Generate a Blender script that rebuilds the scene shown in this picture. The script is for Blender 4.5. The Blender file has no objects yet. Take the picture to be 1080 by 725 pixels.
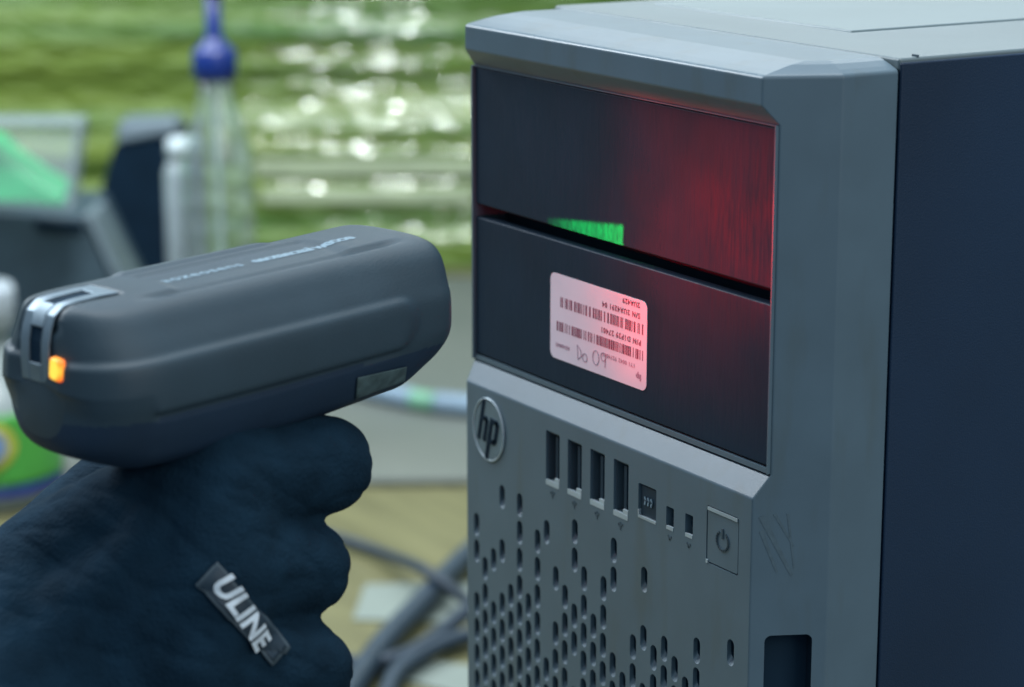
import bpy, bmesh, math, random
from mathutils import Vector, Matrix, noise
from mathutils.bvhtree import BVHTree
random.seed(7)
scn = bpy.context.scene
COL = scn.collection
# ------------------------------------------------------------------ camera frame
FPX, CX, CY = 2574.0, 540.0, 362.5
RIGHT = Vector((0.5238106, 0.85183476, 0.0))
UPV = Vector((-0.1971936, 0.12125837, 0.97283662))
FWD = Vector((-0.82869605, 0.50958213, -0.23149279))
CAM = Vector((0.48237607, -0.37528008, 0.46899084))
def W(px, py, d):
    """measured point: direction seen from the camera, distance d metres along its axis"""
    return CAM + (RIGHT * ((px - CX) / FPX) + UPV * (-(py - CY) / FPX) + FWD) * d
cd = bpy.data.cameras.new('camera'); cam = bpy.data.objects.new('camera', cd); COL.objects.link(cam)
m = Matrix((RIGHT, UPV, -FWD)).transposed().to_4x4(); m.translation = CAM
cam.matrix_world = m
cd.sensor_width = 36; cd.lens = FPX / 1080 * 36; cd.clip_start = .01; cd.clip_end = 60
cd.dof.use_dof = True; cd.dof.focus_distance = .655; cd.dof.aperture_fstop = cd.lens / 7.2
scn.camera = cam
# ------------------------------------------------------------------ materials
def srgb(r, g, b):
    return tuple((c / 255 / 12.92) if c / 255 < .04045 else ((c / 255 + .055) / 1.055) ** 2.4 for c in (r, g, b))
def mat(name, col, rough=.5, spec=.5, metal=0, var=.12, vscale=60, bump=0, bscale=400, trans=0, coat=0, emit=None, es=1, col2=None, stretch=(1, 1, 1), detail=4, alpha=1, ior=1.5):
    m = bpy.data.materials.new(name); m.use_nodes = True; nt = m.node_tree; N = nt.nodes; L = nt.links
    p = N['Principled BSDF']
    p.inputs['Roughness'].default_value = rough; p.inputs['Metallic'].default_value = metal
    p.inputs['Specular IOR Level'].default_value = spec; p.inputs['IOR'].default_value = ior
    p.inputs['Transmission Weight'].default_value = trans; p.inputs['Coat Weight'].default_value = coat
    p.inputs['Alpha'].default_value = alpha
    tc = N.new('ShaderNodeTexCoord'); mp = N.new('ShaderNodeMapping'); L.new(tc.outputs['Object'], mp.inputs[0])
    mp.inputs['Scale'].default_value = stretch
    nz = N.new('ShaderNodeTexNoise'); nz.inputs['Scale'].default_value = vscale; nz.inputs['Detail'].default_value = detail
    L.new(mp.outputs[0], nz.inputs[0])
    cr = N.new('ShaderNodeValToRGB'); L.new(nz.outputs[0], cr.inputs[0])
    a = [c * (1 - var) for c in col]; b = [min(1, c * (1 + var)) for c in col] if col2 is None else list(col2)
    cr.color_ramp.elements[0].position = .3; cr.color_ramp.elements[1].position = .7
    cr.color_ramp.elements[0].color = (*a, 1); cr.color_ramp.elements[1].color = (*b, 1)
    L.new(cr.outputs[0], p.inputs['Base Color'])
    if bump:
        n2 = N.new('ShaderNodeTexNoise'); n2.inputs['Scale'].default_value = bscale; n2.inputs['Detail'].default_value = 3
        L.new(mp.outputs[0], n2.inputs[0])
        bp = N.new('ShaderNodeBump'); bp.inputs['Strength'].default_value = bump; bp.inputs['Distance'].default_value = .0005
        L.new(n2.outputs[0], bp.inputs['Height']); L.new(bp.outputs[0], p.inputs['Normal'])
    if emit:
        p.inputs['Emission Color'].default_value = (*emit, 1); p.inputs['Emission Strength'].default_value = es
    m['p'] = 1
    return m
M = {}
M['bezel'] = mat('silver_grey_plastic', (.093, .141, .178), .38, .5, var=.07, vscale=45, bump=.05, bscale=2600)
nt = M['bezel'].node_tree; p = nt.nodes['Principled BSDF']; N = nt.nodes; L = nt.links
tc = N.new('ShaderNodeTexCoord'); mp = N.new('ShaderNodeMapping'); mp.inputs['Scale'].default_value = (1, 1, .22); L.new(tc.outputs['Object'], mp.inputs[0])
nz = N.new('ShaderNodeTexNoise'); nz.inputs['Scale'].default_value = 110; nz.inputs['Detail'].default_value = 6; L.new(mp.outputs[0], nz.inputs[0])
rr_ = N.new('ShaderNodeMapRange'); rr_.inputs[1].default_value = .56; rr_.inputs[2].default_value = .72; rr_.inputs[4].default_value = .55; L.new(nz.outputs[0], rr_.inputs[0])
mx_ = N.new('ShaderNodeMix'); mx_.data_type = 'RGBA'; L.new(rr_.outputs[0], mx_.inputs[0])
L.new(p.inputs['Base Color'].links[0].from_socket, mx_.inputs[6]); mx_.inputs[7].default_value = (.085, .115, .125, 1); L.new(mx_.outputs[2], p.inputs['Base Color'])
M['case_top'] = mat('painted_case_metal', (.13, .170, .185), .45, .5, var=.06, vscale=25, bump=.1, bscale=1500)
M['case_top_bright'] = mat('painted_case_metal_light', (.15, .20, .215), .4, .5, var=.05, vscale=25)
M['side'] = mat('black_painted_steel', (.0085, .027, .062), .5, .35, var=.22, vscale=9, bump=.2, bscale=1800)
M['hole'] = mat('dark_interior', (.012, .030, .052), .8, .1)
M['slot'] = mat('black_port_plastic', (.012, .032, .055), .5, .3)
M['metal'] = mat('nickel_steel', (.42, .50, .55), .4, .6, metal=.3)
M['trim'] = mat('gap_trim_plastic', (.06, .09, .115), .45, .4)
M['glyph'] = mat('dark_printed_ink', (.062, .092, .112), .6, .3)
M['badge_letters'] = mat('dark_enamel', (.006, .018, .034), .6, .1)
M['badge'] = mat('brushed_badge', (.13, .19, .23), .35, .6, metal=.1, var=.1, vscale=200)
M['label'] = mat('white_label_paper', (.74, .68, .76), .6, .2, var=.03, vscale=90)
M['ink'] = mat('label_ink', (.22, .07, .11), .7, .1)
M['inkpale'] = mat('faded_label_ink', (.38, .26, .33), .7, .1)
M['pen'] = mat('ballpoint_ink', (.36, .29, .38), .7, .1)
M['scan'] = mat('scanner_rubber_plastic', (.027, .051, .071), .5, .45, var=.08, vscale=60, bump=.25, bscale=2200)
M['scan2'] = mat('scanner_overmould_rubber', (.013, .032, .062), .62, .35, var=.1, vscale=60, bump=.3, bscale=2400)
M['scantext'] = mat('pale_grey_print', (.22, .31, .38), .5, .3)
M['chrome'] = mat('charging_contact_chrome', (.20, .26, .31), .45, .6, metal=.6, var=.1, vscale=150)
M['glove'] = mat('black_glove_fabric', (.0080, .0245, .043), .9, .08, var=.25, vscale=90, bump=.9, bscale=900)
M['patch'] = mat('glove_patch_rubber', (.020, .037, .055), .5, .4)
M['patchedge'] = mat('glove_patch_edge', (.055, .08, .10), .5, .4)
M['white'] = mat('white_print', (.62, .68, .74), .5, .3, var=.08, vscale=300)
M['sleeve'] = mat('navy_sleeve_cloth', (.012, .022, .045), .9, .1, bump=.5, bscale=900)
M['red_window'] = mat('scan_window', (.05, .005, .005), .1, .5, emit=(1, .03, .05), es=3)
M['led'] = mat('amber_led', (.9, .35, .05), .4, .3, emit=(1, .36, .03), es=1.0)
M['stickergrey'] = mat('translucent_spec_label', (.075, .115, .12), .35, .5, var=.35, vscale=350)

# LED: hotter in its middle
nt = M['led'].node_tree; p = nt.nodes['Principled BSDF']
tc = nt.nodes.new('ShaderNodeTexCoord'); g = nt.nodes.new('ShaderNodeTexGradient'); g.gradient_type = 'SPHERICAL'
mp = nt.nodes.new('ShaderNodeMapping'); mp.inputs['Scale'].default_value = (300, 300, 300)
nt.links.new(tc.outputs['Object'], mp.inputs[0]); nt.links.new(mp.outputs[0], g.inputs[0])
cr = nt.nodes.new('ShaderNodeValToRGB'); e = cr.color_ramp.elements
e[0].position = 0; e[0].color = (.9, .06, .015, 1); e[1].position = .34; e[1].color = (1.0, .70, .07, 1)
x = e.new(.18); x.color = (1, .28, .015, 1)
nt.links.new(g.outputs[0], cr.inputs[0]); nt.links.new(cr.outputs[0], p.inputs['Emission Color'])

# glossy black drive-bay plastic with fine vertical scuffs
def bay_mat():
    m = mat('drive_bay_plastic', (.0062, .0215, .042), .40, .22, var=.12, vscale=40)
    nt = m.node_tree; N = nt.nodes; L = nt.links; p = N['Principled BSDF']
    tc = N.new('ShaderNodeTexCoord'); mp = N.new('ShaderNodeMapping'); L.new(tc.outputs['Object'], mp.inputs[0]); mp.inputs['Scale'].default_value = (1, 1, .09)
    n = N.new('ShaderNodeTexNoise'); n.inputs['Scale'].default_value = 1500; n.inputs['Detail'].default_value = 3; L.new(mp.outputs[0], n.inputs[0])
    r = N.new('ShaderNodeMapRange'); r.inputs[1].default_value = .35; r.inputs[2].default_value = .7; r.inputs[3].default_value = .52; r.inputs[4].default_value = .70
    L.new(n.outputs[0], r.inputs[0]); L.new(r.outputs[0], p.inputs['Roughness'])
    b = N.new('ShaderNodeBump'); b.inputs['Strength'].default_value = .18; b.inputs['Distance'].default_value = .0003
    n3 = N.new('ShaderNodeTexNoise'); n3.inputs['Scale'].default_value = 900; n3.inputs['Detail'].default_value = 4; L.new(mp.outputs[0], n3.inputs[0])
    L.new(n3.outputs[0], b.inputs['Height']); L.new(b.outputs[0], p.inputs['Normal'])
    return m
M['bay'] = bay_mat()

# ------------------------------------------------------------------ helpers
def empty(name, loc, label, cat, group=None):
    o = bpy.data.objects.new(name, None); COL.objects.link(o); o.location = loc; o.empty_display_size = .02
    o['label'] = label; o['category'] = cat
    if group: o['group'] = group
    return o
def obj(name, bm, mt, parent=None, smooth=False, mats=None):
    """bmesh given in world coordinates"""
    me = bpy.data.meshes.new(name)
    if smooth:
        for f in bm.faces: f.smooth = True
    bm.to_mesh(me); bm.free()
    for k in (mats or [mt]): me.materials.append(k)
    o = bpy.data.objects.new(name, me); COL.objects.link(o)
    if parent is not None:
        o.parent = parent
        top = parent
        off = Vector()
        while top is not None:
            off += Vector(top.location); top = top.parent
        if parent.type == 'MESH' and parent.parent is None: pass
        me.transform(Matrix.Translation(-off))
    return o
def centre(o):
    """move the origin of a top-level mesh to its base"""
    me = o.data; n = len(me.vertices)
    c = sum((v.co for v in me.vertices), Vector()) / n; c.z = min(v.co.z for v in me.vertices)
    me.transform(Matrix.Translation(-c)); o.location = c
    return o
def tag(o, label, cat, group=None, kind=None):
    if label: o['label'] = label
    if cat: o['category'] = cat
    if group: o['group'] = group
    if kind: o['kind'] = kind
    return o
def bev(o, w, seg=3, ang=30):
    b = o.modifiers.new('bevel', 'BEVEL'); b.width = w; b.segments = seg; b.limit_method = 'ANGLE'; b.angle_limit = math.radians(ang)
    for f in o.data.polygons: f.use_smooth = True
    b.harden_normals = True
    return o
def box(bm, lo, hi, mi=0, mtx=None):
    r = bmesh.ops.create_cube(bm, size=1)
    for v in r['verts']:
        v.co = Vector(((lo[i] + hi[i]) / 2 + v.co[i] * (hi[i] - lo[i]) for i in range(3)))
        if mtx: v.co = mtx @ v.co
    for v in r['verts']:
        for f in v.link_faces: f.material_index = mi
    return r['verts']
def prism(bm, pts, a, b, mi=0, mi_end=None):
    """pts: (x,z) outline, extruded from y=a to y=b"""
    A = [bm.verts.new((x, a, z)) for x, z in pts]; B = [bm.verts.new((x, b, z)) for x, z in pts]
    n = len(pts)
    fs = [bm.faces.new([A[i], A[(i + 1) % n], B[(i + 1) % n], B[i]]) for i in range(n)]
    for f in fs: f.material_index = mi
    f1 = bm.faces.new(A[::-1]); f2 = bm.faces.new(B)
    f1.material_index = mi; f2.material_index = mi if mi_end is None else mi_end
def stadium(x, z, w, h, n=6):
    r = w / 2; pts = []
    for k in range(n + 1):
        a = math.pi * k / n; pts.append((x + r * math.cos(a), z + h / 2 - r + r * math.sin(a)))
    for k in range(n + 1):
        a = math.pi + math.pi * k / n; pts.append((x + r * math.cos(a), z - h / 2 + r + r * math.sin(a)))
    return pts
def rrect(x0, z0, x1, z1, r, n=5):
    pts = []
    for cx, cz, a0 in ((x1 - r, z1 - r, 0), (x0 + r, z1 - r, 90), (x0 + r, z0 + r, 180), (x1 - r, z0 + r, 270)):
        for k in range(n + 1):
            a = math.radians(a0 + 90 * k / n); pts.append((cx + r * math.cos(a), cz + r * math.sin(a)))
    return pts
def tube(bm, pts, r, seg=12, closed=False, mi=0):
    """smooth tube through points"""
    P = []
    n = len(pts); rr = r if isinstance(r, (list, tuple)) else [r] * n
    R = []
    for i in range(n - 1):
        p0 = pts[max(i - 1, 0)]; p1 = pts[i]; p2 = pts[i + 1]; p3 = pts[min(i + 2, n - 1)]
        for k in range(8):
            t = k / 8
            P.append(.5 * ((2 * p1) + (p2 - p0) * t + (2 * p0 - 5 * p1 + 4 * p2 - p3) * t * t + (3 * p1 - p0 - 3 * p2 + p3) * t ** 3)); R.append(rr[i] * (1 - t) + rr[i + 1] * t)
    P.append(pts[-1]); R.append(rr[-1])
    rings = []
    for i, q in enumerate(P):
        d = (P[min(i + 1, len(P) - 1)] - P[max(i - 1, 0)]).normalized()
        u = d.cross(Vector((.1, .2, 1))).normalized(); v = d.cross(u)
        rings.append([bm.verts.new(q + (u * math.cos(2 * math.pi * k / seg) + v * math.sin(2 * math.pi * k / seg)) * R[i]) for k in range(seg)])
    for a, b in zip(rings, rings[1:]):
        for k in range(seg):
            bm.faces.new([a[k], a[(k + 1) % seg], b[(k + 1) % seg], b[k]]).material_index = mi
    bm.faces.new(rings[0][::-1]); bm.faces.new(rings[-1])
def lathe(bm, prof, seg=40, c=Vector(), mi=0, sq=0):
    rings = []
    for r, z in prof:
        ring = []
        for k in range(seg):
            a = 2 * math.pi * k / seg
            ring.append(bm.verts.new(c + Vector((r * math.cos(a), r * math.sin(a) * (1 - sq), z))))
        rings.append(ring)
    for a, b in zip(rings, rings[1:]):
        for k in range(seg):
            bm.faces.new([a[k], a[(k + 1) % seg], b[(k + 1) % seg], b[k]]).material_index = mi
    bm.faces.new(rings[0][::-1]); bm.faces.new(rings[-1])
def text_bm(s, size, mtx, depth=.0003, bold=0, space=1.0, align='CENTER', shear=0, res=3):
    cu = bpy.data.curves.new('t', 'FONT'); cu.body = s; cu.size = size; cu.extrude = depth; cu.offset = bold
    cu.align_x = align; cu.align_y = 'CENTER'; cu.space_character = space; cu.shear = shear; cu.resolution_u = res
    o = bpy.data.objects.new('t', cu); COL.objects.link(o)
    dg = bpy.context.evaluated_depsgraph_get(); me = bpy.data.meshes.new_from_object(o.evaluated_get(dg))
    bm = bmesh.new(); bm.from_mesh(me); bpy.data.meshes.remove(me)
    bpy.data.objects.remove(o); bpy.data.curves.remove(cu)
    bm.transform(mtx)
    return bm
def join_bm(bms):
    out = bmesh.new()
    for b in bms:
        me = bpy.data.meshes.new('x'); b.to_mesh(me); b.free(); out.from_mesh(me); bpy.data.meshes.remove(me)
    return out
def apply_mods(o):
    dg = bpy.context.evaluated_depsgraph_get(); me = bpy.data.meshes.new_from_object(o.evaluated_get(dg))
    o.modifiers.clear(); old = o.data; o.data = me; bpy.data.meshes.remove(old)
def face_mtx(x, y, z, rot=0):
    """local xy plane -> front face (normal -y), rot turns within the face"""
    return Matrix.Translation((x, y, z)) @ Matrix.Rotation(math.radians(90), 4, 'X') @ Matrix.Rotation(rot, 4, 'Z')

# ================================================================== DESKTOP COMPUTER
YF = -.0045
pc = empty('desktop_computer', (-.0745, .22, 0), 'silver and black tower computer with a perforated front, lit red by the scanner', 'computer')
def xA(y): return -.0015 + .0088 * (y - YF) / .0187
XL = -.1490   # mirrored centre
def outline(yf, ins=0.0):
    """plan of the bezel: flat front, chamfered columns, short sides; ins moves every edge inwards"""
    c = ins * .55; nl = math.hypot(.0088, .0187); px, py = -.0015 - c * .0187 / nl, YF + c * .0088 / nl   # a point on the moved chamfer line
    yy = yf + ins; xr = px + .0088 * (yy - py) / .0187
    xs = .0073 - c; ys = py + (xs - px) * .0187 / .0088
    R = [(xr, yy), (xs, ys), (xs, .032)]
    return [(-.1490 - x, y) for x, y in R][::-1] + R
bm = bmesh.new()
rows = [(0, YF, 0), (.2832, YF, 0), (.2895, -.0002, 0), (.3806, -.0002, 0), (.3857, YF, 0), (.3926, YF, 0),
        (.3932, YF, .0007), (.3941, YF, .0045), (.3952, YF, .010), (.3958, YF, .0150)]
rings = []
for z, yf, ins in rows:
    if ins: yy = YF; pts = outline(YF, ins)
    else: pts = outline(yf)
    rings.append([bm.verts.new((x, y, z)) for x, y in pts])
for a, b in zip(rings, rings[1:]):
    for k in range(6):
        try: bm.faces.new([a[k], a[(k + 1) % 6], b[(k + 1) % 6], b[k]])
        except Exception: pass
bm.faces.new(rings[0][::-1]); bm.faces.new(rings[-1])
bmesh.ops.recalc_face_normals(bm, faces=bm.faces)
bezel = obj('front_bezel', bm, M['bezel'], None, mats=[M['bezel'], M['hole'], M['bezel']])
bv = bezel.modifiers.new('b', 'BEVEL'); bv.width = .0005; bv.segments = 2; bv.limit_method = 'ANGLE'; bv.angle_limit = math.radians(24)
apply_mods(bezel)
# openings
cut = bmesh.new()
seen = [(3, 3), (5, 3), (0, 0), (0, -2), (5, 1), (5, -1), (3, -1), (2, -2), (1, -3), (7, 1), (8, 2), (11, 3), (11, 1), (15, 3), (7, -1),
        (10, -2 + 1 - 0), (12, 0), (15, 1), (18, 2), (14, 0), (4, -4), (7, -3), (0, -6), (3, -5), (6, -4), (2, -6), (10, -2), (9, -1), (12, -2)]
PX, PZ = .00508, .00431
holes = set()
for i, k in seen:
    if (i + k) % 2 == 0: holes.add((i, k))
for i in range(0, 27):
    for k in range(-44, 3):
        if (i + k) % 2: continue
        x = -.1416 + i * PX; z = .2388 + k * PZ
        zz = z + max(0, (i - 12)) * -.0011
        if z > .226 + i * .0004: continue
        pr = 1.0 if zz < .206 else (.86 if zz < .213 else .62)
        if i > 12: pr *= max(.62, 1 - (i - 12) * .032)
        if z < .185: pr = max(pr, .9)
        if random.random() < pr: holes.add((i, k))
for i, k in [(13,-7),(17,-5),(19,-5),(20,-4),(22,-4),(23,-1),(26,0),(21,-3)]:
    if (i + k) % 2 == 0: holes.add((i, k))
for i, k in holes:
    x = -.1416 + i * PX; z = .2388 + k * PZ
    if x > -.006 or z < .03: continue
    sp0 = stadium(x, z + .0005, .0031, .0058); q_ = len(sp0)
    rr0 = [[cut.verts.new((a_, y_, b_ - (dz_ if b_ < z - .0005 else 0))) for a_, b_ in sp0] for y_, dz_ in ((YF - .001, .0030), (YF + .0014, 0), (YF + .0045, 0))]
    for ra_, rb_, m_ in ((rr0[0], rr0[1], 0), (rr0[1], rr0[2], 1)):
        for i_ in range(q_): cut.faces.new([ra_[i_], ra_[(i_ + 1) % q_], rb_[(i_ + 1) % q_], rb_[i_]]).material_index = m_
    cut.faces.new(rr0[0][::-1]); cut.faces.new(rr0[2]).material_index = 1
UX = [-.0978, -.0860, -.0741, -.0621]
for x in UX: prism(cut, rrect(x - .0037, .2622, x + .0037, .2784, .0003, 2), YF - .002, YF + .009, 0, 1)
prism(cut, rrect(-.0535, .2648, -.0448, .2745, .0006, 3), YF - .002, YF + .0012, 0, 0)
for x, z in ((-.0382, .2683), (-.0293, .2686)): prism(cut, rrect(x - .0018, z - .0034, x + .0018, z + .0030, .0004, 3), YF - .002, YF + .006, 0, 1)
# power button gap (ring) : shallow pocket, button stands in it
prism(cut, rrect(-.0213, .2605, -.0070, .2765, .0008, 3), YF - .002, YF + .0015, 0, 1)
# recess for the drive bay covers
prism(cut, [(-.1492, .2890), (.0002, .2890), (.0002, .3806), (-.1492, .3806)], -.003, .012, 0, 1)
# badge seat
prism(cut, [(-.1337 + .0090 * math.cos(a * math.pi / 20), .2709 + .0098 * math.sin(a * math.pi / 20)) for a in range(40)], YF - .002, YF + .0009, 0, 0)
bmesh.ops.recalc_face_normals(cut, faces=cut.faces)
cm = bpy.data.meshes.new('cut'); cut.to_mesh(cm); cut.free(); cm.materials.append(M['bezel']); cm.materials.append(M['hole'])
co = bpy.data.objects.new('cut', cm); COL.objects.link(co)
def bool_(o, c):
    b = o.modifiers.new('bool', 'BOOLEAN'); b.operation = 'DIFFERENCE'; b.solver = 'EXACT'; b.object = c
    b.material_mode = 'TRANSFER'
    apply_mods(o)
bool_(bezel, co); bpy.data.objects.remove(co)
# handle opening in the chamfered column
n = Vector((.0187, -.0088, 0)).normalized(); tdir = Vector((.0088, .0187, 0)).normalized()
cut = bmesh.new(); base = Vector((xA(.0005), .0005, 0))
base = Vector((xA(-.0008), -.0008, 0))
pts = rrect(0, .11, .0128, .2455, .0018, 5)
A = [cut.verts.new(base + tdir * u + n * .004 + Vector((0, 0, z))) for u, z in pts]; B = [cut.verts.new(base + tdir * u - n * .006 + Vector((0, 0, z))) for u, z in pts]
k = len(pts)
for i in range(k): cut.faces.new([A[i], A[(i + 1) % k], B[(i + 1) % k], B[i]])
cut.faces.new(A[::-1]); f = cut.faces.new(B); f.material_index = 1
for f in cut.faces: f.material_index = 1
bmesh.ops.recalc_face_normals(cut, faces=cut.faces)
cm = bpy.data.meshes.new('cut'); cut.to_mesh(cm); cut.free(); cm.materials.append(M['bezel']); cm.materials.append(M['hole'])
co = bpy.data.objects.new('cut', cm); COL.objects.link(co); bool_(bezel, co); bpy.data.objects.remove(co)
for p_ in bezel.data.polygons: p_.use_smooth = False
bezel.data.transform(Matrix.Translation(-Vector(pc.location))); bezel.parent = pc

# drive bay covers
for (z0, z1, lb) in ((.3383, .3800, 'upper plain black bay cover, green aiming beam on it'), (.2915, .3343, 'lower black bay cover with the white sticker')):
    bm = bmesh.new(); box(bm, (-.1487, -.0001 - .0002, z0), (-.0003, .0035, z1)); o = obj('drive_bay_cover', bm, M['bay'], pc); bev(o, .0005, 2); o['label'] = lb
    if z0 < .3: lower_cover = o
bm = bmesh.new(); box(bm, (-.1489, .0110, .2893), (-.0001, .01185, .3803)); obj('bay_recess', bm, M['hole'], pc)
bm = bmesh.new(); box(bm, (-.1487, -.0006, .28965), (-.0004, .0028, .2910)); obj('bay_trim', bm, M['bezel'], pc)
bm = bmesh.new(); box(bm, (-.1487, -.0006, .3802), (-.0004, .0028, .38058)); obj('bay_trim', bm, M['bezel'], pc)
# slim frame either side of the covers
for x0, x1 in ((-.1496, -.14875), (-.0003, .0001)):
    bm = bmesh.new(); box(bm, (x0, -.0012, .2897), (x1, .003, .3805)); obj('bay_frame', bm, M['bezel'], pc)

# chassis
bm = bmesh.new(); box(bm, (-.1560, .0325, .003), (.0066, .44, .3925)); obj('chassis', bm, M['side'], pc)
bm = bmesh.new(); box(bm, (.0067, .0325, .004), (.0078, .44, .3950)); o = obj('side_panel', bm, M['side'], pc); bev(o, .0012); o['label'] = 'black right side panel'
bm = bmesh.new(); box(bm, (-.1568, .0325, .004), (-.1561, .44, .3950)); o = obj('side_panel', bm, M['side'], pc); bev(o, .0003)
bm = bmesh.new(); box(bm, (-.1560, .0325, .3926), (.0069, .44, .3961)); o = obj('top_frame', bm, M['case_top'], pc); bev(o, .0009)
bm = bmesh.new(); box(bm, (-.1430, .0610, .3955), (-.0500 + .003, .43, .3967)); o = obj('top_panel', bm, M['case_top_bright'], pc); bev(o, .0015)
bm = bmesh.new(); box(bm, (.0045, .0385, .3951), (.0066, .0391, .3966)); obj('panel_latch', bm, M['trim'], pc)
for x in (-.14, -.01):
    for y in (.06, .4):
        bm = bmesh.new(); lathe(bm, [(.009, 0), (.010, .001), (.010, .0031)], 20, Vector((x, y, 0))); obj('foot', bm, M['hole'], pc)

# badge
bm = bmesh.new()
cx_, cz_ = -.1337, .2709
prism(bm, [(cx_ + .0082 * math.cos(a * math.pi / 24), cz_ + .0090 * math.sin(a * math.pi / 24)) for a in range(48)], YF - .0004, YF + .0005)
bmesh.ops.recalc_face_normals(bm, faces=bm.faces)
badge = obj('badge', bm, M['badge'], pc)
bm = bmesh.new()   # bright ring
pts = [Vector((cx_ + .0088 * math.cos(a * math.pi / 24), YF - .0003, cz_ + .0096 * math.sin(a * math.pi / 24))) for a in range(48)]
tube(bm, pts + [pts[0]], .00035, 6); obj('badge_ring', bm, M['metal'], badge, True)
def stroke(bm, pts, w, y0, y1):
    """slanted strokes with (x,z) points as bars"""
    for (x0, z0), (x1, z1) in zip(pts, pts[1:]):
        dx, dz = x1 - x0, z1 - z0; l = math.hypot(dx, dz); ox, oz = -dz / l * w / 2, dx / l * w / 2
        e = w * .3 / l
        x0e, z0e, x1e, z1e = x0 - dx * e, z0 - dz * e, x1 + dx * e, z1 + dz * e
        prism(bm, [(x0e + ox, z0e + oz), (x1e + ox, z1e + oz), (x1e - ox, z1e - oz), (x0e - ox, z0e - oz)], y0, y1)
bm = bmesh.new(); sl = .26
def L_(u, v): return (cx_ + (u - .0008) * 1.22 + v * sl, cz_ + v)
w_ = .00135
stroke(bm, [L_(-.0031, .0088), L_(-.0031, -.0036)], w_, YF - .0007, YF - .0002)                     # h stem
stroke(bm, [L_(-.0028, .0032), L_(-.0008, .0032), L_(-.0004, .0024), L_(-.0004, -.0036)], w_, YF - .00072, YF - .0002)
stroke(bm, [L_(.0018, .0036), L_(.0018, -.0088)], w_, YF - .00074, YF - .0002)                     # p stem
stroke(bm, [L_(.0020, .0032), L_(.0042, .0032), L_(.0047, .0024), L_(.0047, -.0026), L_(.0042, -.0034), L_(.0022, -.0034)], w_, YF - .00076, YF - .0002)
bmesh.ops.recalc_face_normals(bm, faces=bm.faces)
obj('lettering', bm, M['badge_letters'], badge)

# usb ports
for i, x in enumerate(UX):
    bm = bmesh.new(); box(bm, (x - .0029, YF + .0015, .2634), (x + .0029, YF + .0085, .2779))
    # open shell: walls only
    bm.free(); bm = bmesh.new()
    for lo, hi in (((x - .0036, YF + .0008, .2623), (x + .0036, YF + .0082, .2632)), ((x - .0036, YF + .0008, .2777), (x + .0036, YF + .0082, .2783)),
                   ((x - .0036, YF + .0008, .2632), (x - .0032, YF + .0082, .2777)), ((x + .0032, YF + .0008, .2632), (x + .0036, YF + .0082, .2777))): box(bm, lo, hi)
    u = obj('usb_port', bm, M['trim'], pc)
    bm = bmesh.new(); box(bm, (x - .0002, YF + .0012, .2642), (x + .0011, YF + .008, .2770)); obj('contact_tongue', bm, M['slot'], u)
    bm = bmesh.new(); box(bm, (x - .0036, YF - .0001, .2619), (x + .0036, YF + .0007, .2634)); box(bm, (x + .0010, YF, .2634), (x + .0035, YF + .0007, .2647)); obj('port_lip', bm, M['metal'], u)
    bm = bmesh.new()   # trident mark under the port
    stroke(bm, [(x, .2606), (x, .2584)], .0004, YF - .00012, YF + .0002); stroke(bm, [(x - .0009, .2602), (x - .0009, .2597), (x, .2590)], .0004, YF - .00014, YF + .0002); stroke(bm, [(x + .0010, .2602), (x, .2594)], .0004, YF - .00016, YF + .0002)
    bmesh.ops.recalc_face_normals(bm, faces=bm.faces); obj('usb_mark', bm, M['glyph'], u)
# card / combo port
bm = bmesh.new(); box(bm, (-.0529, YF + .0006, .2653), (-.0454, YF + .0013, .2740)); cp = obj('media_port', bm, M['slot'], pc); bev(cp, .0002)
bm = bmesh.new(); box(bm, (-.0534, YF - .0001, .2645), (-.0449, YF + .0008, .2652)); box(bm, (-.0535, YF - .0001, .2652), (-.0531, YF + .0008, .2668)); obj('port_lip', bm, M['metal'], cp)
bm = bmesh.new(); 
for k, x in enumerate((-.0508, -.0493, -.0478)):
    stroke(bm, [(x, .2709), (x + .0004, .2700), (x, .2688)], .0005, YF + .0002, YF + .0005)
bmesh.ops.recalc_face_normals(bm, faces=bm.faces); obj('port_mark', bm, M['scantext'], cp)
for x, z in ((-.0382, .2683), (-.0293, .2686)):
    bm = bmesh.new(); lathe(bm, [(.0014, 0), (.0014, .0035)], 16)
    bm.transform(Matrix.Translation((x, YF + .0052, z)) @ Matrix.Rotation(math.radians(90), 4, 'X')); j = obj('audio_jack', bm, M['slot'], pc)
    bm = bmesh.new(); box(bm, (x - .0016, YF - .0001, z - .0035), (x + .0016, YF + .0006, z - .0025)); obj('jack_lip', bm, M['metal'], j)
    bm = bmesh.new(); stroke(bm, [(x - .0007, z - .0052), (x, z - .0062), (x + .0008, z - .0052)], .0005, YF - .00012, YF + .0002); bmesh.ops.recalc_face_normals(bm, faces=bm.faces); obj('jack_mark', bm, M['glyph'], j)
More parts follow.
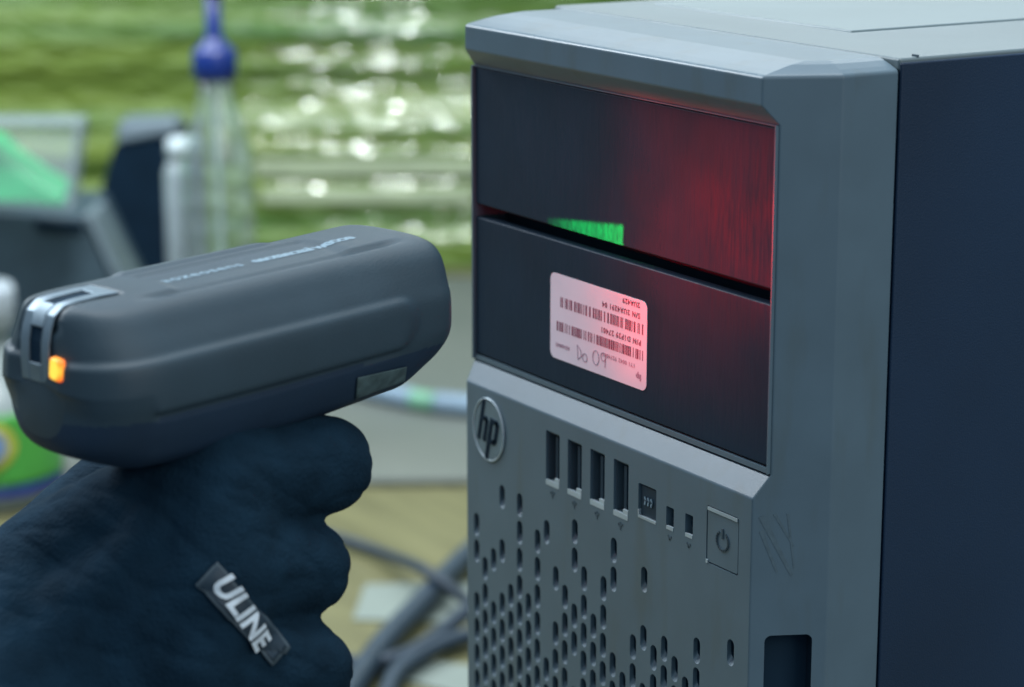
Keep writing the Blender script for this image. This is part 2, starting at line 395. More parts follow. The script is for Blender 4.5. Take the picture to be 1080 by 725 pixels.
# power button
bm = bmesh.new(); prism(bm, rrect(-.0209, .2609, -.0074, .2761, .0006, 3), YF + .0001, YF + .0014); bmesh.ops.recalc_face_normals(bm, faces=bm.faces)
pb = obj('power_button', bm, M['bezel'], pc)
bm = bmesh.new(); box(bm, (-.0208, YF - .0002, .2753), (-.0076, YF + .0006, .2762)); box(bm, (-.0212, YF - .0002, .2604), (-.0204, YF + .0006, .2614)); obj('button_edge', bm, M['metal'], pb)
bm = bmesh.new()
pcx, pcz = -.0141, .2683
pts = [(pcx + .0026 * math.cos(a), pcz + .0026 * math.sin(a)) for a in [math.radians(125 + k * 290 / 16) for k in range(17)]]
stroke(bm, pts, .0005, YF - .0002, YF + .0003); stroke(bm, [(pcx, pcz + .0032), (pcx, pcz + .0008)], .0006, YF - .00022, YF + .0003)
bmesh.ops.recalc_face_normals(bm, faces=bm.faces); obj('power_symbol', bm, M['glyph'], pb)

# sticker on lower cover
SY = -.00045
bm = bmesh.new(); prism(bm, rrect(-.1057, .2993, -.0562, .3247, .0022, 6), SY, SY + .0002); bmesh.ops.recalc_face_normals(bm, faces=bm.faces)
sticker = obj('barcode_label', bm, M['label'], pc); sticker['label'] = 'white barcode sticker stuck upside down'
def bars(bm, x0, x1, z0, z1, seed, dens):
    r = random.Random(seed); x = x0
    while x < x1:
        w = r.choice((.00025, .0003, .0005, .0007)); 
        box(bm, (x, SY - .00007, z0), (min(x + w, x1), SY, z1)); x += w + r.choice((.0004, .0005, .0008, .0012)) * dens
bm = bmesh.new(); bars(bm, -.1003, -.0576, .3151, .3181, 3, 1.0); bars(bm, -.1022, -.0576, .3078, .3106, 9, .85)
obj('barcode', bm, M['ink'], sticker)
T = [('2UA429', .0021, -.0640, .3232), ('S/N 2UA4291 04', .0022, -.0690, .3202), ('P/N D1P39 27401', .0022, -.0690, .3127)]
bmt = [text_bm(s, sz, face_mtx(x, SY - .00005, z, math.pi), .00003, .00004, 1.25) for s, sz, x, z in T]
obj('printed_text', join_bm(bmt), M['ink'], sticker)
bmt = [text_bm('1Y1 0042 9274001', .0018, face_mtx(-.0700, SY - .00005, .3056, math.pi), .00003, 0, 1.2), text_bm('hp', .0024, face_mtx(-.0600, SY - .00005, .3028, math.pi), .00003, .00012, 1), text_bm('ADA0042', .0016, face_mtx(-.0990, SY - .00005, .3036, math.pi), .00003, .00003, 1.2)]
obj('faded_text', join_bm(bmt), M['inkpale'], sticker)
bm = bmesh.new()
def scrib(pts, w=.00022): stroke(bm, pts, w, SY - .0001, SY)
scrib([(-.0912, .3055), (-.0908, .3015)]); scrib([(-.0912, .3056), (-.0893, .3043), (-.0890, .3026), (-.0908, .3014)])
cc = lambda x, z, a, b: [(x + a * math.cos(t * math.pi / 6), z + b * math.sin(t * math.pi / 6)) for t in range(13)]
scrib(cc(-.0872, .3026, .0012, .0012)); scrib(cc(-.0815, .3038, .0016, .0021)); scrib(cc(-.0777, .3048, .0012, .0012)); scrib([(-.0765, .3048), (-.0768, .3020)])
bmesh.ops.recalc_face_normals(bm, faces=bm.faces); obj('handwriting', bm, M['pen'], sticker)
# torn sticker residue on the column below the ledge
bm = bmesh.new(); base = Vector((xA(YF + .0022), YF + .0022, 0))
for (u0, z0, u1, z1, w) in ((0, .2785, .0085, .2620, .0016), (.0, .2745, .0045, .2630, .0011), (.0035, .2790, .0088, .2700, .0008), (.0070, .2790, .0090, .2640, .0006)):
    a = base + tdir * u0 + Vector((0, 0, z0)); b = base + tdir * u1 + Vector((0, 0, z1)); d = (b - a).normalized(); s_ = d.cross(n).normalized() * w / 2
    vs = [a + s_, b + s_ * .5, b - s_ * .5, a - s_]
    bot = [bm.verts.new(v + n * .00002) for v in vs]; top = [bm.verts.new(v + n * (.0001 + .00001 * w * 1000)) for v in vs]
    for k in range(4): bm.faces.new([bot[k], bot[(k + 1) % 4], top[(k + 1) % 4], top[k]])
    bm.faces.new(top); bm.faces.new(bot[::-1])
bmesh.ops.recalc_face_normals(bm, faces=bm.faces)
obj('glue_residue', bm, mat('glue_residue', (.088, .130, .158), .6, .3, var=.12, vscale=600), pc)

# ================================================================== SCANNER
Fc = W(412, 297, .640)
Rc = W(40, 386, .563)
A_ = (Fc - Rc).normalized(); S_ = A_.cross(Vector((0, 0, 1))).normalized(); T_ = S_.cross(A_).normalized()
LEN = (Fc - Rc).length + .0005
def SP(s, l, t): return Rc + A_ * s + S_ * l + T_ * t
scanner = empty('barcode_scanner', SP(LEN * .45, 0, -.022), 'dark grey handheld barcode scanner with a lit amber light, held by the black glove', 'barcode scanner')
sec = [(0, .0145), (.004, .01445), (.009, .0142), (.013, .0136), (.0158, .0125), (.0178, .0106), (.0198, .0075), (.0216, .0045), (.0229, .0018), (.0236, -.001), (.0238, -.006), (.0236, -.0100), (.0226, -.0138), (.0208, -.0175), (.0178, -.0215), (.0125, -.0242), (.006, -.0254), (0, -.0256)]
def resample(pts, n):
    out = []; 
    # catmull through
    dense = []
    for i in range(len(pts) - 1):
        p0 = pts[max(i - 1, 0)]; p1 = pts[i]; p2 = pts[i + 1]; p3 = pts[min(i + 2, len(pts) - 1)]
        for k in range(20):
            t = k / 20
            dense.append(tuple(.5 * ((2 * p1[j]) + (p2[j] - p0[j]) * t + (2 * p0[j] - 5 * p1[j] + 4 * p2[j] - p3[j]) * t * t + (3 * p1[j] - p0[j] - 3 * p2[j] + p3[j]) * t ** 3) for j in (0, 1)))
    dense.append(pts[-1]); Ls = [0]
    for a, b in zip(dense, dense[1:]): Ls.append(Ls[-1] + math.hypot(a[0] - b[0], a[1] - b[1]))
    j = 0
    for k in range(n):
        d = Ls[-1] * k / (n - 1)
        while j < len(Ls) - 2 and Ls[j + 1] < d: j += 1
        t = (d - Ls[j]) / max(1e-9, Ls[j + 1] - Ls[j]); out.append((dense[j][0] * (1 - t) + dense[j + 1][0] * t, dense[j][1] * (1 - t) + dense[j + 1][1] * t))
    return out
half = resample(sec, 110)
full = half + [(-x, z) for x, z in half[::-1][1:-1]]
def sm(a, b, x):
    t = min(1, max(0, (x - a) / (b - a))); return t * t * (3 - 2 * t)
def rs(s):   # plan scale
    k = 1.0
    if s < .021: k = (1 - (1 - s / .021) ** 2.7) ** (1 / 2.7)
    if s > LEN - .005: k *= (1 - max(0, (s - LEN + .005) / .005) ** 2.4 * .999) ** (1 / 2.4) * .09 + .91
    return k
def rt(s, t):
    k = 1.0
    if s < .006: k = (1 - (1 - s / .006) ** 2.4) ** (1 / 2.4) * .35 + .65
    if s > LEN - .005: k *= (1 - max(0, (s - LEN + .005) / .005) ** 2.4 * .999) ** (1 / 2.4) * .14 + .86
    return k
def dsp(s, l, t):
    """outward displacement: raised pad, grooves, recesses"""
    d = 0
    # raised side pad, wraps round the rear
    if abs(l) > .004 or s < .01:
        e = 1 - sm(LEN - .0135 - .004, LEN - .0115, s + abs(t + .0035) ** 2 * 90)
        d += .0011 * sm(-.0108, -.0096, t) * (1 - sm(.0008, .0028, t)) * e
        d -= .0006 * (sm(-.0125, -.0116, t) * (1 - sm(-.0112, -.0104, t))) * e
    if t > .011:
        # shallow recess with the lettering
        e = sm(.033, .036, s + abs(l - .002) * .2) * (1 - sm(LEN - .026, LEN - .022, s + abs(l - .002) * .2))
        d -= .0007 * e * sm(-.0072, -.0062, l) * (1 - sm(.0094, .0112, l))
        # raised left strip
        d += .0007 * sm(.030, .034, s) * (1 - sm(LEN - .036, LEN - .030, s)) * sm(-.0136, -.0128, l) * (1 - sm(-.0094, -.0084, l))
        e2 = sm(.018, .030, s) * (1 - sm(LEN - .014, LEN - .006, s))
        d -= .0010 * e2 * sm(.0100, .0112, l) * (1 - sm(.0122, .0140, l))
    # contact bracket seat at the rear
    if t > -.0155 and s < .0225:
        d -= .0019 * (1 - sm(.0064, .0076, abs(l + .0013))) * (1 - sm(.0195, .0215, s)) * sm(-.0150, -.0040, t)
    return d
bm = bmesh.new(); NS = 190; rings = []
svals = [LEN * (1 - math.cos(math.pi * (k / (NS - 1)))) / 2 * .35 + LEN * (k / (NS - 1)) * .65 for k in range(NS)]
for s in svals:
    ring = []
    k1 = max(rs(s), .03)
    for i, (l, t) in enumerate(full):
        kt = rt(s, t)
        ll, tt = l * k1, t * kt
        # deeper belly toward the grip, cut front lower corner
        if t < -.008:
            w = (-.008 - t) / .0176
            tt -= w * .0035 * (1 - sm(.0, .07, abs(s - .045)))
            tt += w * .0060 * sm(LEN - .014, LEN, s)
            ll *= 1 - .0 * w
            tt += w * .006 * (1 - sm(0, .02, s))
        fr_ = sm(LEN - .035, LEN, s); ll *= 1 + fr_ * .09 * sm(.002, .011, t)
        nx = full[(i + 1) % len(full)][1] - full[i - 1][1]; nz = -(full[(i + 1) % len(full)][0] - full[i - 1][0]); q = math.hypot(nx, nz) or 1
        d = dsp(s, ll, t)
        ll += -nx / q * d; tt += -nz / q * d
        ds = 0
        if s < .021:   # push dents along the axis at the rear too
            ds = -d * (1 - s / .021)
        lean = -.0008 * (-(tt) / .02) * sm(LEN * .6, LEN, s) # front face leans forward at its foot
        rearlean = .0016 * (tt / .014) * (1 - sm(0, .02, s))
        ring.append(bm.verts.new(SP(s + ds + lean + rearlean, ll, tt)))
    rings.append(ring)
nn = len(full)
for a, b in zip(rings, rings[1:]):
    for k in range(nn): bm.faces.new([a[k], a[(k + 1) % nn], b[(k + 1) % nn], b[k]])
bm.faces.new(rings[0]); bm.faces.new(rings[-1][::-1])
low = [v for k_, rg in enumerate(rings) if svals[k_] < .016 for i_, v in enumerate(rg) if full[i_][1] < -.006]
for _ in range(60): bmesh.ops.smooth_vert(bm, verts=low, factor=.5, use_axis_x=True, use_axis_y=True, use_axis_z=True)
bmesh.ops.recalc_face_normals(bm, faces=bm.faces)
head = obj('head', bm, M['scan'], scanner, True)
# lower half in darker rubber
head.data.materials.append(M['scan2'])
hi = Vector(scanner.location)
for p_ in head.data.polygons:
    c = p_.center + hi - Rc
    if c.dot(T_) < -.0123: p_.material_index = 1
# bvh of head for draping
def bvh_of(o):
    me = o.data; off = Vector(); q = o
    while q is not None: off += Vector(q.location); q = q.parent
    return BVHTree.FromPolygons([v.co + off for v in me.vertices], [tuple(p.vertices) for p in me.polygons])
hb = bvh_of(head)
def drape(bm, bvh, d, lift):
    """move each vertex along d onto the surface, keeping its stored thickness"""
    for v in bm.verts:
        h = bvh.ray_cast(v.co - d * .05, d)
        if h[0] is not None: v.co = h[0] - d * lift
# lettering on the top
def local_mtx(s, l, t, ax, ay):
    o = SP(s, l, t); az = ax.cross(ay)
    m = Matrix((ax, ay, az)).transposed().to_4x4(); m.translation = o; return m
def draped_text(s, size, mtx, bvh, d, lift, bold, space, shear=0):
    bm = text_bm(s, size, mtx, 0, bold, space, shear=shear)
    bmesh.ops.triangulate(bm, faces=bm.faces)
    for _ in range(2): bmesh.ops.subdivide_edges(bm, edges=[e for e in bm.edges if e.calc_length() > size * .22], cuts=1, use_grid_fill=False)
    bmesh.ops.triangulate(bm, faces=bm.faces)
    drape(bm, bvh, d, lift)
    return bm
b1 = draped_text('aoxeosens', .0052, local_mtx(.0475, .0020, .016, A_, -S_), hb, -T_, .00012, .00012, 1.12)
b2 = draped_text('eeosaeoaai weooe', .0056, local_mtx(.0800, .0018, .016, A_, -S_), hb, -T_, .00012, .00018, .80)
obj('top_lettering', join_bm([b1, b2]), M['scantext'], scanner)
# charging contact bracket: one strip over the top and down the rear
def strip(bm, path, l0, l1, th, holes=()):
    pass
bm = bmesh.new()
path = [(.0200, .0150), (.0150, .0152), (.0080, .0150), (.0045, .0146), (.0020, .0128), (.0008, .0100), (.0000, .0060), (-.0004, .0010), (-.0003, -.0035)]
path = [(s_ + .0010, t_ - (.0013 if t_ > .009 else .0005)) for s_, t_ in path]
def rib(bm, l0, l1, path, th=.0007, mi=0):
    fr = []
    for i, (s_, t_) in enumerate(path):
        a = path[max(0, i - 1)]; b = path[min(len(path) - 1, i + 1)]; ds, dt = b[0] - a[0], b[1] - a[1]; q = math.hypot(ds, dt); ns, nt_ = dt / q, -ds / q
        # outward = up/back
        if nt_ < 0 and t_ > .012: ns, nt_ = -ns, -nt_
        if t_ <= .012 and ns > 0: ns, nt_ = -ns, -nt_
        fr.append([bm.verts.new(SP(s_ + ns * h, l, t_ + nt_ * h)) for l, h in ((l0, 0), (l1, 0), (l1, th), (l0, th))])
    for a, b in zip(fr, fr[1:]):
        for k in range(4): bm.faces.new([a[k], a[(k + 1) % 4], b[(k + 1) % 4], b[k]])
    bm.faces.new(fr[0]); bm.faces.new(fr[-1][::-1])
rib(bm, -.0068, -.0036, path); rib(bm, .0012, .0042, path)
rib(bm, -.0036, .0012, path[0:2]); rib(bm, -.0036, .0012, path[3:6], .0009); rib(bm, -.0036, .0012, path[7:])
bmesh.ops.recalc_face_normals(bm, faces=bm.faces)
o = obj('charging_contact', bm, M['chrome'], scanner, True); bev(o, .0003, 2)
bm = bmesh.new(); rib(bm, -.0036, .0012, path[0:9], -.0002); bmesh.ops.recalc_face_normals(bm, faces=bm.faces); obj('contact_slot', bm, M['hole'], scanner)
# amber LED on the rear right, beside the bracket
def surf(px, py):
    d = (W(px, py, 1) - CAM).normalized(); h = hb.ray_cast(CAM, d); return h[0], h[1]
hp, hn = surf(59, 390)
bm = bmesh.new()
u = hn.cross(T_).normalized(); v = hn.cross(u).normalized()
pts = rrect(-.0027, -.0028, .0027, .0028, .0010, 4)
A = [bm.verts.new(hp + u * a + v * b - hn * .0012) for a, b in pts]; B = [bm.verts.new(hp + u * a * .9 + v * b * .9 + hn * .0007) for a, b in pts]
for i in range(len(pts)): bm.faces.new([A[i], A[(i + 1) % len(pts)], B[(i + 1) % len(pts)], B[i]])
bm.faces.new(A[::-1]); bm.faces.new(B)
bmesh.ops.recalc_face_normals(bm, faces=bm.faces)
led = obj('status_light', bm, M['led'], scanner, True)
off = hp - hi; led.data.transform(Matrix.Translation(-off)); led.location = off; bev(led, .0006, 2)
# small round hole low on the rear
hp2, hn2 = surf(7, 428)
if hp2 is not None:
    bm = bmesh.new(); bmesh.ops.create_uvsphere(bm, u_segments=12, v_segments=8, radius=.0010); bm.transform(Matrix.Translation(hp2)); obj('screw_hole', bm, M['hole'], scanner, True)
# spec sticker low on the front right
hpa, hna = surf(402, 400)
def side_patch(pxs, nm, mt, lift=.0002, bvh=hb, N=14, parent=scanner, thick=.0002):
    (x0, y0), (x1, y1), (x2, y2), (x3, y3) = pxs
    bm = bmesh.new(); g = []
    for i in range(N + 1):
        row = []
        for j in range(N + 1):
            a, b = i / N, j / N
            px = (x0 * (1 - a) + x1 * a) * (1 - b) + (x3 * (1 - a) + x2 * a) * b; py = (y0 * (1 - a) + y1 * a) * (1 - b) + (y3 * (1 - a) + y2 * a) * b
            d = (W(px, py, 1) - CAM).normalized(); h = bvh.ray_cast(CAM, d)
            row.append((h[0], h[1]) if h[0] is not None and h[2] is not None else None)
        g.append(row)
    vt = {}; vb = {}
    for i in range(N + 1):
        for j in range(N + 1):
            if g[i][j]:
                c, nn_ = g[i][j]; vt[i, j] = bm.verts.new(c + nn_ * (lift + thick)); vb[i, j] = bm.verts.new(c + nn_ * lift)
    for i in range(N):
        for j in range(N):
            q = [(i, j), (i + 1, j), (i + 1, j + 1), (i, j + 1)]
            if all(k in vt for k in q):
                if max((vt[a].co - vt[b].co).length for a in q for b in q) < .006:
                    bm.faces.new([vt[k] for k in q]); 
    bmesh.ops.delete(bm, geom=[v for v in bm.verts if not v.link_faces], context='VERTS')
    bmesh.ops.recalc_face_normals(bm, faces=bm.faces)
    if len(bm.faces) == 0: bm.free(); print('EMPTY', nm); return None
    o = obj(nm, bm, mt, parent, True)
    so = o.modifiers.new('s', 'SOLIDIFY'); so.thickness = thick; so.offset = 0
    return o
st = side_patch([(376, 398), (428, 386), (426, 401), (374, 420)], 'spec_label', M['stickergrey'])
# scan window on the front face (towards the computer)
bm = bmesh.new()
pts = rrect(-.012, -.015, .012, .001, .003, 4)
A = [bm.verts.new(SP(LEN - .0008, a, b)) for a, b in pts]; B = [bm.verts.new(SP(LEN + .0022, a, b)) for a, b in pts]
for i in range(len(pts)): bm.faces.new([A[i], A[(i + 1) % len(pts)], B[(i + 1) % len(pts)], B[i]])
bm.faces.new(A[::-1]); bm.faces.new(B); bmesh.ops.recalc_face_normals(bm, faces=bm.faces)
obj('scan_window', bm, M['red_window'], scanner)
# pistol grip and trigger
bm = bmesh.new()
g0 = SP(.050, 0, -.016); g1 = SP(.044, 0, -.045); g2 = SP(.036, 0, -.09); g3 = SP(.028, 0, -.135)
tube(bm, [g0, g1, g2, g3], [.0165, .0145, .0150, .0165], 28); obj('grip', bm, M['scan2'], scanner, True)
bm = bmesh.new(); tube(bm, [SP(.066, 0, -.020), SP(.064, 0, -.030), SP(.060, 0, -.042)], [.005, .0055, .005], 14); obj('trigger', bm, M['scan'], scanner, True)

# ================================================================== PERSON: gloved hand on the grip
person = empty('person', W(60, 760, .58), 'person in black work glove gripping the scanner, only hand and wrist in view', 'person')
def capsule(bm, p0, r0, p1, r1, seg=20):
    d = (p1 - p0); L = d.length; d = d / L
    u = d.cross(Vector((.3, .5, .8))).normalized(); v = d.cross(u)
    prof = [(-r0 * math.cos(a), r0 * math.sin(a)) for a in [math.pi / 2 * k / 6 for k in range(1, 7)]] + [(L + r1 * math.sin(a), r1 * math.cos(a)) for a in [math.pi / 2 * k / 6 for k in range(0, 6)]]
    rings = []
    for s, r in prof: rings.append([bm.verts.new(p0 + d * s + (u * math.cos(2 * math.pi * k / seg) + v * math.sin(2 * math.pi * k / seg)) * r) for k in range(seg)])
    for a, b in zip(rings, rings[1:]):
        for k in range(seg): bm.faces.new([a[k], a[(k + 1) % seg], b[(k + 1) % seg], b[k]])
    bm.faces.new(rings[0][::-1]); bm.faces.new(rings[-1])
H = {}
H['wrist'] = (W(62, 735, .600), .027); H['arm'] = (W(-90, 905, .575), .033)
H['imcp'] = (W(232, 505, .592), .0150); H['mmcp'] = (W(226, 600, .588), .0155); H['rmcp'] = (W(214, 695, .588), .0150); H['pmcp'] = (W(196, 780, .592), .0135)
H['ipip'] = (W(341, 490, .612), .0128); H['idip'] = (W(333, 482, .646), .0110); H['itip'] = (W(270, 500, .668), .0098)
H['mpip'] = (W(318, 598, .606), .0126); H['mdip'] = (W(316, 600, .640), .0110); H['mtip'] = (W(250, 612, .660), .0098)
H['rpip'] = (W(322, 704, .604), .0122); H['rdip'] = (W(312, 704, .638), .0106); H['rtip'] = (W(245, 712, .655), .0095)
H['ppip'] = (W(296, 798, .604), .0110); H['pdip'] = (W(290, 798, .632), .0098); H['ptip'] = (W(235, 800, .648), .0088)
H['tcmc'] = (W(58, 612, .612), .0200); H['tmcp'] = (W(122, 532, .630), .0150); H['tip_'] = (W(188, 505, .655), .0125); H['ttip'] = (W(245, 497, .676), .0100)
H['palm'] = (W(140, 640, .600), .022); H['arm2'] = (H['wrist'][0] * .55 + H['arm'][0] * .45, .030)
bones = [('arm', 'wrist'), ('wrist', 'imcp'), ('wrist', 'mmcp'), ('wrist', 'rmcp'), ('wrist', 'pmcp'), ('imcp', 'mmcp'), ('mmcp', 'rmcp'), ('rmcp', 'pmcp'), ('imcp', 'ipip'), ('ipip', 'idip'), ('idip', 'itip'),
         ('mmcp', 'mpip'), ('mpip', 'mdip'), ('mdip', 'mtip'), ('rmcp', 'rpip'), ('rpip', 'rdip'), ('rdip', 'rtip'), ('pmcp', 'ppip'), ('ppip', 'pdip'), ('pdip', 'ptip'),
         ('wrist', 'tcmc'), ('tcmc', 'tmcp'), ('tmcp', 'tip_'), ('tip_', 'ttip'), ('tcmc', 'imcp'), ('palm', 'imcp'), ('palm', 'mmcp'), ('tmcp', 'imcp'), ('palm', 'wrist'), ('arm2', 'tcmc')]
bm = bmesh.new()
for a, b in bones:
    if (a, b) == ('arm', 'wrist'): capsule(bm, *H['arm2'], *H['wrist']); continue
    ra, rb = H[a][1], H[b][1]
    if a == 'wrist': ra = .021
    if (a, b) == ('tmcp', 'imcp'): ra = rb = .0115
    capsule(bm, H[a][0], ra, H[b][0], rb)
glove = obj('glove', bm, M['glove'], person)
rm = glove.modifiers.new('r', 'REMESH'); rm.mode = 'VOXEL'; rm.voxel_size = .0011
sm_ = glove.modifiers.new('s', 'SMOOTH'); sm_.iterations = 9; sm_.factor = .6
apply_mods(glove)
me = glove.data
if not me.materials: me.materials.append(M['glove'])
for p_ in me.polygons: p_.use_smooth = True
me.update()
# soft folds of the fabric
po = Vector(person.location)
nrm = [v.normal.copy() for v in me.vertices]
for v, n_ in zip(me.vertices, nrm):
    q = v.co * 55
    a = noise.noise(Vector((q.x, q.y, q.z * 1.6))); b = noise.noise(v.co * 150)
    c_ = 1 - abs(noise.noise(Vector((v.co.dot(A_) * 45, v.co.dot(S_) * 45, v.co.z * 110 + v.co.dot(A_) * 60)))) * 2
    v.co += n_ * (.0010 * a + .0002 * b - .0006 * max(0, c_) ** 4)
me.update()
gb = bvh_of(glove)
# brand patch on the back of the hand
pe = side_patch([(229, 593), (304, 684), (285, 702), (207, 616)], 'brand_patch', M['patchedge'], .0003, gb, 26, glove, .0006)
pi_ = side_patch([(229.5, 597), (299, 683), (285, 697.5), (211.5, 616)], 'patch_face', M['patch'], .00055, gb, 26, glove, .0006)
def view_text(s, size, cpx, cpy, ang, bvh, lift, bold, space=1, shear=0, sx=1):
    """text laid on a surface that faces the camera side"""
    d = (W(cpx, cpy, 1) - CAM).normalized(); h = bvh.ray_cast(CAM, d); c, n_ = h[0], h[1]
    ax = (RIGHT * math.cos(ang) + UPV * math.sin(ang)); ax = (ax - n_ * ax.dot(n_)).normalized(); ay = n_.cross(ax).normalized()
    m = Matrix((ax, ay, n_)).transposed().to_4x4(); m.translation = c + n_ * .003
    bm = text_bm(s, size, m @ Matrix.Diagonal((sx, 1, 1, 1)), 0, bold, space, shear=shear)
    bmesh.ops.triangulate(bm, faces=bm.faces)
    for _ in range(3): bmesh.ops.subdivide_edges(bm, edges=[e for e in bm.edges if e.calc_length() > size * .15], cuts=1); bmesh.ops.triangulate(bm, faces=bm.faces)
    drape(bm, bvh, -n_, lift)
    return bm, n_
tb, n_ = view_text('ULINE', .0074, 254, 646, math.radians(-50), gb, .0020, .00030, 1.05, .12)
o = obj('patch_lettering', tb, M['white'], glove)
# sleeve
bm = bmesh.new(); a0 = H['arm2'][0]; d = (H['arm'][0] - a0).normalized()
tube(bm, [a0 + d * .004, a0 + d * .02, a0 + d * .06, a0 + d * .16], [.0335, .036, .040, .045], 32)
obj('sleeve', bm, M['sleeve'], person, True)

# ================================================================== BACKGROUND
def bg(px, py): # point of the bench top seen at that place
    d = (W(px, py, 1) - CAM); t = -CAM.z / d.z; return CAM + d * t
back = Vector((-.8518, .5238, 0))   # horizontal, away from the camera
# workbench
bm = bmesh.new(); mt = Matrix.Translation((-1.0, .45, 0)) @ Matrix.Rotation(math.atan2(RIGHT.y, RIGHT.x), 4, 'Z')
box(bm, (-1.7, -1.25, -.035), (1.7, 1.6, 0), mtx=mt)
wood = mat('bench_wood', (.135, .128, .060), .55, .3, var=.25, vscale=6, stretch=(1, 9, 1), detail=8, bump=.2, bscale=60)
wb = obj('workbench', bm, wood); tag(wb, 'wooden workbench top the computer stands on', 'workbench'); bev(wb, .004)

# pale board behind the hand
def slab(name, corners, z0, z1, mt_, label, cat, bevw=.002, **k):
    bm = bmesh.new(); A = [bm.verts.new((c.x, c.y, z0)) for c in corners]; B = [bm.verts.new((c.x, c.y, z1)) for c in corners]; q = len(corners)
    for i in range(q): bm.faces.new([A[i], A[(i + 1) % q], B[(i + 1) % q], B[i]])
    bm.faces.new(A[::-1]); bm.faces.new(B); bmesh.ops.recalc_face_normals(bm, faces=bm.faces)
    o = obj(name, bm, mt_); centre(o); bev(o, bevw, 2); tag(o, label, cat); return o
board = mat('pale_board', (.125, .145, .132), .5, .3, var=.12, vscale=5, col2=(.150, .162, .145))
slab('board', [bg(-160, 519), bg(700, 512), bg(760, 300), bg(-260, 292)], 0, .006, board, 'pale grey-green board lying flat on the workbench behind the hand', 'board', )
paper = mat('white_paper', (.20, .235, .21), .6, .3, var=.05, vscale=20)
slab('paper_sheet', [bg(372, 655), bg(520, 660), bg(520, 615), bg(385, 618)], 0, .0012, paper, 'white paper sheet under the black cables beside the tower', 'paper', .0003)
slab('paper_sheet', [bg(395, 712), bg(500, 738), bg(505, 705), bg(405, 694)], 0, .0014, paper, 'crumpled white paper near the bench edge beside the glove', 'paper', .0003)
# white marker tube with green joint on the board
def bgz(px, py, z):
    d = (W(px, py, 1) - CAM); t = (z - CAM.z) / d.z; return CAM + d * t
bm = bmesh.new(); tube(bm, [bgz(330, 392, .014), bgz(380, 408, .014), bgz(436, 421, .014)], .0080, 16)
mk = obj('hose', bm, mat('pale_blue_plastic', (.20, .28, .36), .4, .4, var=.05), None, True); mk.name = 'hose'
centre(mk); tag(mk, 'pale blue-white plastic hose with green joint lying on the pale board', 'hose')
mkroot = mk
bm = bmesh.new(); tube(bm, [bgz(460, 425, .014), bgz(520, 430, .014), bgz(600, 433, .014)], .0080, 16); obj('second_length', bm, M['x'] if 'x' in M else mk.data.materials[0], mk, True)
bm = bmesh.new(); tube(bm, [bgz(437, 421, .014), bgz(449, 423.5, .014), bgz(459, 425, .014)], .0075, 16); obj('joint', bm, mat('green_joint', (.16, .36, .24), .4, .4), mk, True)

# black cables
cabm = mat('black_cable_rubber', (.020, .035, .055), .5, .4); cabb = mat('slate_cable_rubber', (.022, .040, .062), .5, .4)
def cable(pts, r, mt_, label):
    bm = bmesh.new(); tube(bm, [bgz(x, y, z) for x, y, z in pts], r, 12); o = obj('cable', bm, mt_, None, True); centre(o); tag(o, label, 'cable', 'cables lying on the workbench'); return o
cable([(300, 552, .006), (365, 570, .006), (410, 586, .008), (450, 603, .02), (500, 640, .006)], .0034, cabm, 'thin black cable curving out from behind the middle finger')
cable([(540, 545, .010), (490, 588, .010), (440, 640, .010), (395, 690, .010), (350, 760, .010)], .0066, cabb, 'thick slate grey cable running from tower base down to glove')
cable([(530, 610, .022), (480, 655, .012), (430, 690, .010), (380, 700, .008), (330, 690, .008)], .0045, cabm, 'black cable crossing the slate one, lowest beside the glove')
cable([(540, 662, .008), (490, 672, .008), (455, 685, .008), (420, 708, .008), (405, 740, .006)], .0048, cabb, 'short grey cable looping to the bottom edge beside the tower')

# green stretch-wrapped load
ld = empty('wrapped_load', (-1.62, .78, 0), 'wide stack wrapped in glossy green stretch film at the back', 'wrapped load')
film = mat('green_stretch_film', (.050, .160, .030), .5, .55, var=.2, vscale=3.2, col2=(.215, .290, .042), stretch=(.35, .35, 9), detail=4)
nt = film.node_tree; p = nt.nodes['Principled BSDF']; N = nt.nodes; L = nt.links
tc = N.new('ShaderNodeTexCoord'); mp = N.new('ShaderNodeMapping'); mp.inputs['Scale'].default_value = (1, 1, 2.2); L.new(tc.outputs['Object'], mp.inputs[0])
nz = N.new('ShaderNodeTexNoise'); nz.inputs['Scale'].default_value = 30; nz.inputs['Detail'].default_value = 2; L.new(mp.outputs[0], nz.inputs[0])
bp = N.new('ShaderNodeBump'); bp.inputs['Distance'].default_value = .012; L.new(nz.outputs[0], bp.inputs['Height']); L.new(bp.outputs[0], p.inputs['Normal'])
# the loose, shiny patch of film: low roughness inside an uneven area, dull elsewhere
FC = W(395, 120, 2.33) - Vector((-1.62, .78, 0))
sb = N.new('ShaderNodeVectorMath'); sb.operation = 'SUBTRACT'; sb.inputs[1].default_value = FC; L.new(tc.outputs['Object'], sb.inputs[0])
n2 = N.new('ShaderNodeTexNoise'); n2.inputs['Scale'].default_value = 9; L.new(mp.outputs[0], n2.inputs[0])
ln = N.new('ShaderNodeVectorMath'); ln.operation = 'LENGTH'; L.new(sb.outputs[0], ln.inputs[0])
ad = N.new('ShaderNodeMath'); ad.operation = 'MULTIPLY_ADD'; L.new(n2.outputs[0], ad.inputs[0]); ad.inputs[1].default_value = .22; L.new(ln.outputs['Value'], ad.inputs[2])
rg = N.new('ShaderNodeMapRange'); rg.inputs[1].default_value = .20; rg.inputs[2].default_value = .27; rg.inputs[3].default_value = .06; rg.inputs[4].default_value = .5; L.new(ad.outputs[0], rg.inputs[0]); L.new(rg.outputs[0], p.inputs['Roughness'])
